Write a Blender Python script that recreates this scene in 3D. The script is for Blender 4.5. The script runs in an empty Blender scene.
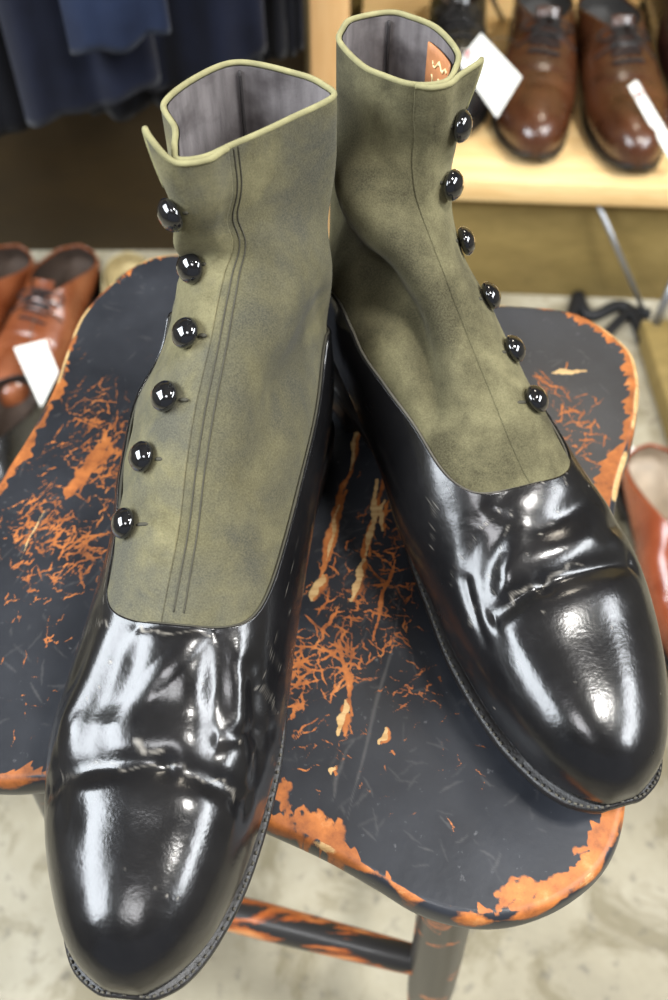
import bpy, math, random
import numpy as np
from math import pi, sin, cos, radians as R
SC = bpy.context.scene
COL = SC.collection
rng = np.random.default_rng(7)
random.seed(7)

# ------------------------------------------------------------------ camera as measured from the photograph
TH, F, CAMZ, SEAT = 0.957, 1001.7, 0.992, 0.56
def ray(u, v):
    a = (u-334)/F; b = (500-v)/F
    return np.array([a, cos(TH)+b*sin(TH), -sin(TH)+b*cos(TH)])
def at(u, v, z):                       # a point of the photograph on the level z
    d = ray(u, v); t = (z-CAMZ)/d[2]
    return np.array([d[0]*t, d[1]*t, z])
def at_y(u, v, y):
    d = ray(u, v); t = y/d[1]
    return np.array([d[0]*t, y, CAMZ+d[2]*t])

# ------------------------------------------------------------------ helpers
def tag(o, label=None, cat=None, group=None, kind=None):
    if label: o['label'] = label
    if cat: o['category'] = cat
    if group: o['group'] = group
    if kind: o['kind'] = kind
    return o
def empty(name, loc=(0, 0, 0), rz=0):
    o = bpy.data.objects.new(name, None); COL.objects.link(o)
    o.location = loc; o.rotation_euler = (0, 0, rz); o.empty_display_size = .05
    return o
def mesh(name, V, Fc, mat, parent=None, smooth=True):
    me = bpy.data.meshes.new(name)
    V = np.asarray(V, float).reshape(-1, 3)
    me.from_pydata(V.tolist(), [], [list(map(int, f)) for f in Fc])
    if smooth: me.polygons.foreach_set('use_smooth', [True]*len(me.polygons))
    me.update()
    o = bpy.data.objects.new(name, me); COL.objects.link(o)
    me.materials.append(mat)
    if parent: o.parent = parent
    return o
class MB:                               # collects pieces of ONE part
    def __init__(s): s.V = []; s.F = []; s.n = 0
    def add(s, V, Fc):
        V = np.asarray(V, float).reshape(-1, 3)
        s.V.append(V); s.F += [[int(i)+s.n for i in f] for f in Fc]; s.n += len(V)
    def box(s, c, d, rz=0, bev=.003):
        x, y, z = np.array(d)/2; b = min(bev, x*.9, y*.9, z*.9)
        pts = []
        def ring(zz, ins):
            o = []
            for sx, sy, k in ((1, 1, 0), (-1, 1, 1), (-1, -1, 2), (1, -1, 3)):
                for j in range(4):
                    an = k*pi/2+j*pi/6
                    r = max(b-ins, 1e-5)
                    o.append((sx*(x-b)+r*cos(an), sy*(y-b)+r*sin(an), zz))
            return o
        rs = [ring(-z, b), ring(-z+b*.3, b*.3), ring(-z+b, 0), ring(z-b, 0), ring(z-b*.3, b*.3), ring(z, b)]
        n = 16; V = np.array(sum(rs, []))
        Fc = [[i*n+j, i*n+(j+1) % n, (i+1)*n+(j+1) % n, (i+1)*n+j] for i in range(5) for j in range(n)]
        Fc += [list(range(n))[::-1], list(range(5*n, 6*n))]
        M = np.array([[cos(rz), -sin(rz), 0], [sin(rz), cos(rz), 0], [0, 0, 1]])
        s.add(V@M.T+np.array(c), Fc)
    def tube(s, P, r, n=8, cap=True):
        P = np.asarray(P, float); m = len(P)
        r = np.full(m, r) if np.isscalar(r) else np.asarray(r, float)
        T = np.gradient(P, axis=0); T /= np.linalg.norm(T, axis=1)[:, None]+1e-12
        up = np.array([0, 0, 1.]) if abs(T[0, 2]) < .9 else np.array([1., 0, 0])
        V = []; N = np.cross(T[0], up); N /= np.linalg.norm(N)
        for i in range(m):
            N = N-T[i]*(N@T[i]); N /= np.linalg.norm(N); B = np.cross(T[i], N)
            for j in range(n):
                a = 2*pi*j/n; V.append(P[i]+r[i]*(cos(a)*N+sin(a)*B))
        Fc = [[i*n+j, i*n+(j+1) % n, (i+1)*n+(j+1) % n, (i+1)*n+j] for i in range(m-1) for j in range(n)]
        if cap: Fc += [list(range(n))[::-1], list(range((m-1)*n, m*n))]
        s.add(V, Fc)
    def build(s, name, mat, parent=None, smooth=True):
        return mesh(name, np.concatenate(s.V), s.F, mat, parent, smooth)
def gridfaces(nu, nv, closed=False, flip=False):
    f = []
    for i in range(nu-1):
        for j in range(nv if closed else nv-1):
            q = [i*nv+j, i*nv+(j+1) % nv, (i+1)*nv+(j+1) % nv, (i+1)*nv+j]
            f.append(q[::-1] if flip else q)
    return f
def crom(K, t):                         # Catmull-Rom through rows of K at index t
    K = np.asarray(K, float); n = len(K); t = np.clip(np.asarray(t, float), 0, n-1-1e-9)
    i = t.astype(int); u = (t-i)[..., None]
    g = lambda k: K[np.clip(i+k, 0, n-1)]
    p0, p1, p2, p3 = g(-1), g(0), g(1), g(2)
    return .5*((2*p1)+(-p0+p2)*u+(2*p0-5*p1+4*p2-p3)*u**2+(-p0+3*p1-3*p2+p3)*u**3)
def closed_spline(P, n):
    P = np.asarray(P, float); m = len(P); t = np.arange(n)*m/n
    i = t.astype(int); u = (t-i)[:, None]; g = lambda k: P[(i+k) % m]
    p0, p1, p2, p3 = g(-1), g(0), g(1), g(2)
    return .5*((2*p1)+(-p0+p2)*u+(2*p0-5*p1+4*p2-p3)*u**2+(-p0+3*p1-3*p2+p3)*u**3)
def sm(a, b, x):
    t = np.clip((np.asarray(x, float)-a)/(b-a), 0, 1); return t*t*(3-2*t)
def gau(x, s): return np.exp(-.5*(x/s)**2)

# ------------------------------------------------------------------ materials
def srgb(r, g, b):
    f = lambda c: c/12.92 if c <= .04045 else ((c+.055)/1.055)**2.4
    return (f(r/255), f(g/255), f(b/255), 1)
class NT:
    def __init__(s, name):
        s.m = bpy.data.materials.new(name); s.m.use_nodes = True
        s.t = s.m.node_tree; s.b = s.t.nodes['Principled BSDF']
    def n(s, ty, **kw):
        x = s.t.nodes.new(ty)
        for k, v in kw.items():
            if k in x.inputs: x.inputs[k].default_value = v
            else: setattr(x, k, v)
        return x
    def l(s, a, b): s.t.links.new(a, b)
    def coords(s, scale=(1, 1, 1), kind='Object', rot=(0, 0, 0)):
        tc = s.n('ShaderNodeTexCoord'); mp = s.n('ShaderNodeMapping')
        mp.inputs['Scale'].default_value = scale; mp.inputs['Rotation'].default_value = rot
        s.l(tc.outputs[kind], mp.inputs['Vector']); return mp.outputs[0]
    def noise(s, vec, scale, detail=4, rough=.55, dist=0):
        x = s.n('ShaderNodeTexNoise', Scale=scale, Detail=detail, Roughness=rough, Distortion=dist)
        s.l(vec, x.inputs['Vector']); return x.outputs['Fac']
    def ramp(s, fac, stops, interp='LINEAR'):
        x = s.n('ShaderNodeValToRGB'); x.color_ramp.interpolation = interp
        e = x.color_ramp.elements
        while len(e) < len(stops): e.new(.5)
        for k, (p, c) in zip(e, stops): k.position = p; k.color = c if len(c) == 4 else (*c, 1)
        s.l(fac, x.inputs[0]); return x.outputs[0]
    def mix(s, fac, a, b, mode='MIX'):
        x = s.n('ShaderNodeMix', data_type='RGBA', blend_type=mode)
        for v, i in ((fac, 0), (a, 6), (b, 7)):
            if hasattr(v, 'is_linked') or hasattr(v, 'links'): s.l(v, x.inputs[i])
            else: x.inputs[i].default_value = v
        return x.outputs[2]
    def math(s, op, a, b=0):
        x = s.n('ShaderNodeMath', operation=op)
        for v, i in ((a, 0), (b, 1)):
            if hasattr(v, 'links'): s.l(v, x.inputs[i])
            else: x.inputs[i].default_value = v
        return x.outputs[0]
    def bump(s, h, strength=.3, dist=.001, prev=None):
        x = s.n('ShaderNodeBump', Strength=strength, Distance=dist)
        s.l(h, x.inputs['Height'])
        if prev is not None: s.l(prev, x.inputs['Normal'])
        s.l(x.outputs[0], s.b.inputs['Normal']); return x.outputs[0]
    def attr(s, name):
        return s.n('ShaderNodeAttribute', attribute_name=name)
    def set(s, **kw):
        for k, v in kw.items():
            k = k.replace('_', ' ')
            if hasattr(v, 'links'): s.l(v, s.b.inputs[k])
            else: s.b.inputs[k].default_value = v
        return s.m
def plain(name, col, rough=.5, var=.15, scale=60, bump=.15, bdist=.0006, **kw):
    t = NT(name); v = t.coords()
    n = t.noise(v, scale)
    d = tuple(c*(1-var) for c in col[:3])+(1,); h = tuple(min(1, c*(1+var)) for c in col[:3])+(1,)
    t.set(Base_Color=t.ramp(n, [(.3, d), (.7, h)]), Roughness=rough, **kw)
    t.bump(t.noise(v, scale*6, 6), bump, bdist); return t.m
def leather(name, c0, c1, rough=.25, coat=.6, patch=18, crk=.0):
    t = NT(name); v = t.coords()
    n = t.noise(v, patch, 5)
    col = t.ramp(n, [(.35, c0), (.65, c1)])
    t.set(Base_Color=col, Roughness=t.ramp(t.noise(v, 35, 6), [(.3, (rough*.75,)*3), (.75, (rough*1.35,)*3)]),
          Coat_Weight=coat, Coat_Roughness=.13)
    h = t.noise(v, 900, 3); h2 = t.noise(v, 120, 4)
    b = t.bump(h, .12, .0004); t.bump(h2, .3, .0006, b)
    return t.m
def wood(name, c0, c1, c2, rough=.5, scale=(2, 30, 30), coat=0.):
    t = NT(name); v = t.coords(scale)
    w = t.noise(v, 1.5, 5, .6, .8); k = t.noise(t.coords((scale[0]*6, scale[1]*6, scale[2]*6)), 2, 3)
    col = t.ramp(w, [(.28, c0), (.5, c1), (.72, c2)])
    col = t.mix(.25, col, t.ramp(k, [(.35, c0), (.65, c2)]))
    t.set(Base_Color=col, Roughness=rough, Coat_Weight=coat); t.bump(k, .12, .0005); return t.m

def boot_leather():
    t = NT('worn_black_leather'); v = t.coords()
    n = t.noise(v, 22, 6, .6)
    col = t.ramp(n, [(.3, (.0045, .0045, .005)), (.7, (.012, .0115, .012))])
    sc = t.attr('scuff').outputs['Fac']
    col = t.mix(sc, col, (.42, .38, .32, 1))
    rg = t.ramp(t.noise(v, 40, 6, .65), [(.3, (.16,)*3), (.55, (.23,)*3), (.8, (.33,)*3)])
    rg = t.mix(sc, rg, (.75, .75, .75, 1))
    t.set(Base_Color=col, Roughness=rg, Coat_Weight=.12, Coat_Roughness=.12, Specular_IOR_Level=.5)
    b = t.bump(t.noise(v, 700, 3), .16, .0004)
    b = t.bump(t.noise(v, 90, 4, .6), .22, .0009, b)
    t.bump(t.noise(t.coords((1, 1, 1)), 34, 3), .35, .0016, b)
    return t.m
def suede(name, side):
    t = NT(name); v = t.coords()
    a = t.noise(v, 26, 5, .6, .4); b = t.noise(v, 75, 5, .6)
    base = t.ramp(b, [(.3, srgb(90, 85, 62)), (.7, srgb(124, 118, 88))])
    grime_shade = srgb(78, 77, 69) if side == 'L' else srgb(60, 56, 40)
    base = t.mix(t.ramp(a, [(.40, (0, 0, 0)), (.62, (1, 1, 1))]), base, grime_shade)
    g = t.attr('grime_shade').outputs['Fac']
    base = t.mix(t.math('MULTIPLY', g, t.ramp(b, [(.2, (.75,)*3), (.8, (1,)*3)])), base, srgb(46, 44, 36))  # dark tone for stains and for fold shade painted into the cloth
    pile = t.noise(v, 1400, 2)
    base = t.mix(.14, base, t.ramp(pile, [(.3, srgb(60, 57, 43)), (.7, srgb(160, 155, 122))]))
    t.set(Base_Color=base, Roughness=.92, Sheen_Weight=.06, Sheen_Roughness=.5, Specular_IOR_Level=.1)
    bb = t.bump(pile, .35, .0005); t.bump(t.noise(v, 60, 4), .3, .001, bb)
    return t.m
def lining_mat():
    t = NT('striped_grey_lining'); v = t.coords()
    s = t.noise(t.coords((140, 140, 22)), 1.1, 3)
    col = t.ramp(s, [(.3, srgb(98, 93, 93)), (.7, srgb(134, 128, 127))])
    col = t.mix(t.ramp(t.noise(v, 40, 4), [(.5, (0, 0, 0)), (.75, (1, 1, 1))]), col, srgb(66, 60, 60))
    t.set(Base_Color=col, Roughness=.95, Specular_IOR_Level=.1); t.bump(t.noise(v, 800, 2), .3, .0004); return t.m
def seat_mat():
    t = NT('worn_black_paint'); v = t.coords()
    w = t.attr('wear')
    sep = t.n('ShaderNodeSeparateColor'); t.l(w.outputs['Color'], sep.inputs[0])
    o, p, s = sep.outputs
    nz = t.noise(v, 500, 4, .7)
    def cut(x, lo=.50, hi=.62):
        y = t.math('ADD', x, t.math('MULTIPLY', t.math('SUBTRACT', nz, .5), .34))
        return t.ramp(y, [(lo, (0, 0, 0)), (hi, (1, 1, 1))])
    paint = t.ramp(t.noise(v, 30, 5), [(.3, srgb(32, 34, 39)), (.7, srgb(47, 49, 54))])
    paint = t.mix(t.ramp(t.noise(v, 260, 3), [(.68, (0, 0, 0)), (.8, (1, 1, 1))]), paint, srgb(92, 92, 94))
    orange = t.ramp(t.noise(v, 70, 6, .65), [(.28, srgb(92, 50, 24)), (.45, srgb(154, 88, 40)), (.6, srgb(182, 108, 50)), (.78, srgb(204, 146, 92))])
    pale = t.ramp(t.noise(t.coords((40, 300, 100), rot=(0, 0, .4)), 1.5, 4), [(.3, srgb(176, 136, 84)), (.7, srgb(208, 178, 126))])
    c = t.mix(t.math('MULTIPLY', s, .2), paint, srgb(140, 136, 132))
    c = t.mix(cut(o, .46, .68), c, orange); c = t.mix(cut(p), c, pale)
    t.set(Base_Color=c, Roughness=t.ramp(cut(o), [(0, (.36,)*3), (1, (.55,)*3)]), Specular_IOR_Level=.5)
    b = t.bump(t.noise(v, 320, 4), .15, .0005)
    t.bump(cut(o), -.25, .0004, b)
    return t.m
def worn_black_wood(amount=.62, sc=(1, 1, 1), fr=38):
    t = NT('worn_black_turned_wood'); v = t.coords(sc)
    n = t.noise(v, fr, 7, .6, .5)
    paint = srgb(48, 46, 44)
    c = t.ramp(n, [(amount-.03, paint), (amount, srgb(176, 92, 42)), (amount+.09, srgb(222, 150, 92))])
    t.set(Base_Color=c, Roughness=.38, Coat_Weight=.15); t.bump(t.noise(t.coords(), 260, 4), .2, .0006); return t.m
def concrete():
    t = NT('old_concrete'); v = t.coords()
    a = t.noise(v, 3.2, 7, .62, .3); b = t.noise(v, 11, 6, .65, .6)
    c = t.ramp(a, [(.3, srgb(112, 105, 86)), (.5, srgb(154, 146, 124)), (.7, srgb(182, 175, 156))])
    st = t.ramp(b, [(.50, (0, 0, 0)), (.60, (1, 1, 1))])
    c = t.mix(t.math('MULTIPLY', st, .65), c, srgb(104, 94, 64))
    c = t.mix(t.ramp(t.noise(v, 60, 4), [(.58, (0, 0, 0)), (.70, (.5, .5, .5))]), c, srgb(84, 80, 72))
    t.set(Base_Color=c, Roughness=t.ramp(a, [(.3, (.5,)*3), (.7, (.72,)*3)])); t.bump(t.noise(v, 120, 5), .2, .002); return t.m
def cloth_mat(name, c0, c1):
    t = NT(name); v = t.coords()
    t.set(Base_Color=t.ramp(t.noise(v, 14, 5), [(.3, c0), (.7, c1)]), Roughness=.95, Specular_IOR_Level=.1, Sheen_Weight=.1)
    t.bump(t.noise(t.coords((900, 900, 900)), 1, 2), .3, .0006); return t.m

M = dict(
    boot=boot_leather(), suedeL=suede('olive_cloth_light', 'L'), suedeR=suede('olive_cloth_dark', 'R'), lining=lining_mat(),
    bind=plain('olive_binding', srgb(136, 131, 94), .9, .2, 120), insole=plain('dark_insole', srgb(50, 46, 46), .8),
    sole=plain('black_sole_edge', srgb(31, 29, 28), .42, .35, 140, .4, .0008),
    button=plain('black_glass', (.008, .008, .009, 1), .07, .1, 60, 0, Coat_Weight=1., Coat_Roughness=.03),
    thread=plain('dark_thread', srgb(62, 59, 47), .8), threadL=plain('grey_thread', srgb(84, 80, 70), .8),
    patch=plain('tan_label_leather', srgb(190, 128, 84), .55, .2, 90), gold=plain('worn_gold', srgb(236, 214, 160), .4),
    seat=seat_mat(), leg=worn_black_wood(.63), rail=worn_black_wood(.56, (9, 60, 60), 1.0), floor=concrete(),
    pine=wood('pale_pine', srgb(214, 170, 108), srgb(232, 194, 134), srgb(242, 212, 158), .5),
    pine2=wood('orange_pine', srgb(222, 172, 112), srgb(232, 188, 132), srgb(240, 202, 150), .5, (30, 30, 2)),
    panel=wood('brown_board', srgb(116, 97, 52), srgb(132, 112, 62), srgb(148, 127, 76), .7, (3, 20, 8)),
    darkp=wood('dark_board', srgb(44, 31, 4), srgb(50, 35, 5), srgb(58, 42, 8), .7, (3, 20, 8)),
    wallw=wood('tan_wall_board', srgb(128, 108, 56), srgb(146, 124, 68), srgb(164, 142, 84), .7, (3, 20, 8)),
    paintw=plain('wall_paint', srgb(150, 146, 138), .9, .05, 10),
    ceil=plain('ceiling_paint', srgb(120, 114, 104), .9, .05, 10),
    brown=leather('brown_calf', srgb(58, 32, 19), srgb(88, 50, 28), .3, .5),
    tan=leather('tan_calf', srgb(116, 60, 32), srgb(150, 88, 54), .3, .5),
    red=leather('reddish_tan_calf', srgb(140, 64, 34), srgb(176, 90, 52), .26, .6),
    black=leather('black_calf', (.006, .006, .006, 1), (.014, .014, .015, 1), .3, .5),
    oxblood=leather('black_cherry_calf', srgb(26, 12, 12), srgb(46, 20, 18), .3, .4),
    pale=plain('pale_suede', srgb(176, 160, 118), .9), shoelin=plain('shoe_lining', srgb(62, 48, 38), .8), greylin=plain('grey_shoe_lining', srgb(70, 68, 66), .8),
    redlin=plain('light_lining', srgb(176, 160, 140), .6),
    lace=plain('black_lace', srgb(26, 24, 24), .7), paper=plain('tag_card', srgb(246, 244, 236), .8, .03), stamp=plain('red_stamp', srgb(216, 110, 110), .8),
    steel=plain('grey_steel', srgb(150, 152, 156), .35, .1, 60, .1, Metallic=.8),
    navy=cloth_mat('navy_wool', srgb(15, 18, 31), srgb(25, 30, 48)), navy2=cloth_mat('navy_denim', srgb(22, 30, 50), srgb(34, 45, 70)),
    ink=cloth_mat('black_cloth', srgb(10, 11, 16), srgb(18, 19, 26)), strap=plain('black_strap', srgb(16, 16, 18), .6),
)

# ------------------------------------------------------------------ the footwear loft
# a = forward from heel, l = towards the outer side of the foot, z = up from the ground
# rows: P(a,z) bottom/back profile, D(a,z) top/front profile, centre l, outer half width, inner half width, height of widest point, fullness
BASE = [
    # Pa    Pz     Da    Dz     cl     wl    wm    m    n
    (.2960, .021, .2960, .024, .003, .0012, .0012, .5, 2.0),
    (.2950, .019, .2940, .037, .003, .0086, .0076, .42, 2.1),
    (.2875, .016, .2845, .0480, .002, .0212, .0170, .40, 2.2),
    (.2730, .012, .2680, .0550, .001, .0320, .0258, .38, 2.25),
    (.2490, .009, .2415, .0600, .001, .0425, .0335, .36, 2.3),
    (.2150, .008, .2080, .0660, .002, .0485, .0400, .36, 2.3),
    (.1850, .010, .1840, .0750, .001, .0470, .0415, .37, 2.25),
    (.1500, .015, .1620, .0850, .000, .0440, .0410, .40, 2.2),
    (.1100, .020, .1400, .0980, -.001, .0390, .0380, .42, 2.15),
    (.0650, .022, .1200, .1120, -.001, .0365, .0365, .44, 2.1),
    (.0220, .022, .1040, .1270, -.001, .0350, .0350, .46, 2.1),
    (-.002, .032, .0950, .1420, -.001, .0340, .0340, .48, 2.1),
    (-.006, .060, .0890, .1550, -.001, .0335, .0335, .5, 2.1),
    (.000, .095, .0850, .1680, -.001, .0330, .0330, .5, 2.1),
    (.006, .130, .0840, .1810, -.001, .0330, .0330, .5, 2.1),
    (.006, .165, .0850, .1950, -.001, .0330, .0330, .5, 2.1),
    (.003, .209, .0860, .2090, -.001, .0330, .0330, .5, 2.1),
]
class Last:
    def __init__(s, rows, loop=None, lean=None, disp=None, blend=(11.2, 15.2), z_top=.21):
        s.K = np.array(rows); s.loop = loop; s.lean = lean; s.disp = disp; s.bl = blend; s.zt = z_top
    def raw(s, t, ph):
        t, ph = np.broadcast_arrays(np.asarray(t, float), np.asarray(ph, float))
        k = crom(s.K, t)
        Pa, Pz, Da, Dz, cl, wl, wm, m, n = [k[..., i] for i in range(9)]
        c, sn = np.cos(ph), np.sin(ph)
        e = 2/np.maximum(n, 1.6)
        cc = np.abs(c)**e; ss = np.abs(sn)**e
        h = np.where(c > 0, m+(1-m)*cc, m-m*np.abs(c)**(e*.85))
        w = np.where(sn > 0, wl, wm)
        a = Pa+(Da-Pa)*h; z = Pz+(Dz-Pz)*h; l = cl+np.sign(sn)*w*ss
        if s.loop is not None:
            wgt = sm(*s.bl, t)
            q = s.loopf(ph)
            a = a*(1-wgt)+q[..., 0]*wgt; l = l*(1-wgt)+q[..., 1]*wgt
            if q.shape[-1] > 2: z = z+sm(13.5, 16, t)*q[..., 2]
        return np.stack([a, l, z], -1)
    def loopf(s, ph):
        L = np.array(s.loop, float); o = np.argsort(L[:, 0]); L = L[o]
        x = np.mod(np.asarray(ph)+pi, 2*pi)-pi
        X = np.concatenate([L[-2:, 0]-2*pi, L[:, 0], L[:2, 0]+2*pi])
        Y = np.concatenate([L[-2:, 1:], L[:, 1:], L[:2, 1:]])
        i = np.clip(np.searchsorted(X, x, side='right')-1, 1, len(X)-3)
        u = (x-X[i])/(X[i+1]-X[i])
        out = []
        for d in range(Y.shape[1]):
            y = Y[:, d]
            m1 = (y[i+1]-y[i-1])/(X[i+1]-X[i-1])*(X[i+1]-X[i]); m2 = (y[i+2]-y[i])/(X[i+2]-X[i])*(X[i+1]-X[i])
            out.append((2*u**3-3*u**2+1)*y[i]+(u**3-2*u**2+u)*m1+(-2*u**3+3*u**2)*y[i+1]+(u**3-u**2)*m2)
        return np.stack(out, -1)
    def norm(s, t, ph):
        e = 1e-3
        t = np.clip(t, .02, len(s.K)-1.02)
        dt = s.raw(t+e*10, ph)-s.raw(t-e*10, ph); dp = s.raw(t, ph+e)-s.raw(t, ph-e)
        n = np.cross(dt, dp); n = n/(np.linalg.norm(n, axis=-1)[..., None]+1e-12)
        return -n
    def P(s, t, ph, off=0., d=True):
        t, ph = np.broadcast_arrays(np.asarray(t, float), np.asarray(ph, float))
        p = s.raw(t, ph); n = s.norm(t, ph)
        o = np.zeros(t.shape)+off
        if d and s.disp is not None: o = o+s.disp(t, ph)
        return p+n*o[..., None]
def place(P, side):                    # boot coordinates -> local object coordinates (toe towards -y)
    P = np.asarray(P, float)
    return np.stack([P[..., 1]*side, -(P[..., 0]-.15), P[..., 2]], -1)
def patch(name, last, side, t0, t1, p0, p1, nt, npn, mat, parent, off=0., thick=None, closed=False, lift=None, upow=1.):
    """surface patch: t from t0(ph) to t1(ph), ph from p0(s) to p1(s)"""
    u = np.linspace(0, 1, nt)[:, None]**upow; q = np.linspace(0, 1, npn, endpoint=not closed)[None, :]
    if callable(p0) or callable(p1):
        T0 = t0 if not callable(t0) else 7.0
        for _ in range(4):
            tt = T0+(t1-T0)*u+0*q
            a0 = p0(tt) if callable(p0) else p0; a1 = p1(tt) if callable(p1) else p1
            ph = a0+(a1-a0)*q+0*u
            if callable(t0): T0 = t0(ph[:1])
        ph = a0+(a1-a0)*q+0*u
    else:
        ph = p0+(p1-p0)*q+0*u
        T0 = t0(ph) if callable(t0) else t0; T1 = t1(ph) if callable(t1) else t1
        tt = T0+(T1-T0)*u
    of = off(tt, ph) if callable(off) else off
    lf = np.zeros(tt.shape+(3,))
    if lift is not None: lf[..., 2] = lift(tt, ph)
    V = place(last.P(tt, ph, of)+lf, side)
    fl = side > 0
    Fc = gridfaces(nt, npn, closed, fl)
    V = V.reshape(-1, 3)
    if thick:
        Vi = place(last.P(tt, ph, of-thick)+lf, side).reshape(-1, 3); n0 = len(V)
        Fc = Fc+[[i+n0 for i in f[::-1]] for f in Fc]
        def rim(idx):
            return [[idx[k], idx[k+1], idx[k+1]+n0, idx[k]+n0] for k in range(len(idx)-1)]
        ids = np.arange(nt*npn).reshape(nt, npn)
        rows = [list(ids[0]), list(ids[-1][::-1])]
        if closed: rows = [list(ids[0])+[ids[0][0]], (list(ids[-1])+[ids[-1][0]])[::-1]]
        else: rows += [list(ids[:, -1]), list(ids[::-1, 0])]
        for r_ in rows: Fc += [f[::-1] if not fl else f for f in rim(r_)]
        V = np.concatenate([V, Vi])
    o = mesh(name, V, Fc, mat, parent)
    o['_n'] = 0; del o['_n']
    return o, tt, ph
def setattr_f(o, name, vals):
    vals = np.asarray(vals, np.float32).ravel()
    if len(vals) < len(o.data.vertices): vals = np.resize(vals, len(o.data.vertices))
    a = o.data.attributes.new(name, 'FLOAT', 'POINT'); a.data.foreach_set('value', vals)
def sole_outline(last, grow=.0032, n=160, heel_only=False):
    t = np.concatenate([np.linspace(.02, 4, 90), np.linspace(4.05, 9.86, 90)])
    # widest silhouette seen from above, pulled slightly in at the waist
    k = crom(last.K, t)
    a = k[:, 0]; cl = k[:, 4]
    waist = 1-.17*gau(a-.115, .035)
    wl = k[:, 5]*waist+grow; wm = k[:, 6]*(1-.24*gau(a-.115, .038))+grow
    a = a+grow*np.sign(a-.15)*sm(.0, .02, np.abs(a-.15)-.12)
    z = k[:, 1]
    lat = np.stack([a, cl+wl, z], 1); med = np.stack([a, cl-wm, z], 1)
    # round heel end
    h = lat[-1]; hm = med[-1]; c = (h+hm)/2; r = (h[1]-hm[1])/2; back = c[0]+.003+grow*.5
    an = np.linspace(0, pi, 40)[1:-1]
    arc = np.stack([c[0]-np.sin(an)**.9*back, c[1]+np.cos(an)*r, np.full(len(an), c[2])], 1)
    toe = np.array([[last.K[0][0]+grow, last.K[0][4], last.K[0][1]]])
    return np.concatenate([toe, lat, arc, med[::-1]])
def make_sole(last, side, parent, mat, heel_h=.021, thick=.0055, welt=True, ground=0., name='sole', mat2=None):
    O = sole_outline(last)
    m = len(O)
    keep = [0]
    for i in range(1, m):
        if np.linalg.norm(O[i]-O[keep[-1]]) > .0012: keep.append(i)
    O = O[keep]; m = len(O)
    C = np.array([.15, 0, 0])
    zt = O[:, 2]+.004
    def ring(ins, dz):
        T = np.roll(O, -1, 0)-np.roll(O, 1, 0); N = np.stack([T[:, 1], -T[:, 0]], 1); N /= np.linalg.norm(N, axis=1)[:, None]+1e-9
        s_ = np.sign((N*(O[:, :2]-np.array([.14, 0]))).sum(1)); N *= s_[:, None]
        return np.stack([O[:, 0]-N[:, 0]*ins, O[:, 1]-N[:, 1]*ins, np.maximum(zt+dz, ground)], 1)
    rings = [ring(.012, -.0005), ring(.0015, 0), ring(.0002, -.0006), ring(0, -.0018), ring(.0004, -.0024), ring(.0002, -.0032), ring(.0004, -thick+.0004), ring(.0016, -thick), ring(.012, -thick)]
    V = place(np.concatenate(rings), side)
    nr = len(rings)
    Fc = gridfaces(nr, m, True, side < 0)
    # caps as quad strips between mirrored indices
    def cap(base, flip):
        f = []
        for i in range(m//2-1):
            q = [base+i, base+i+1, base+m-2-i, base+(m-1-i) % m]
            f.append(q[::-1] if flip else q)
        return f
    Fc += cap(0, side < 0)+cap((nr-1)*m, side > 0)
    s = mesh(name, V, Fc, mat, parent)
    if welt:                             # stitched welt: fine ridges round the forepart
        mb = MB(); Rg = ring(.0012, .0004); d = 0
        for i in range(m):
            if Rg[i, 0] > .10 and i % 2 == 0:
                p = Rg[i]; q = Rg[(i+1) % m]; t_ = q-p; t_ /= np.linalg.norm(t_)+1e-9
                mb.tube(place(np.array([p-t_*.0004, p+t_*.0009]), side), .00055, 5)
        mb.build('welt_stitching', M['threadL'], s)
    # heel block
    hb = np.array([p for p in O if p[0] < .068])
    if len(hb) > 6:
        back = O[[i for i in range(m) if O[i, 0] < .066]]
        cen = np.array([.03, back[:, 1].mean()])
        rr = []
        zt_h = back[:, 2]+.004-thick
        for ins, f in ((.001, 1.), (.0006, .9), (.0012, .45), (.002, .06), (.004, 0.)):
            p = back.copy(); d = p[:, :2]-cen; d /= np.linalg.norm(d, axis=1)[:, None]
            rr.append(np.stack([p[:, 0]-d[:, 0]*ins, p[:, 1]-d[:, 1]*ins, ground+(zt_h-ground)*f], 1))
        nb = len(back); V = place(np.concatenate(rr), side)
        Fc = gridfaces(5, nb, True, side < 0)+[list(range(nb))[::(1 if side < 0 else -1)], list(range(4*nb, 5*nb))[::(-1 if side < 0 else 1)]]
        mesh('heel', V, Fc, mat2 or mat, parent)
    return s

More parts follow.
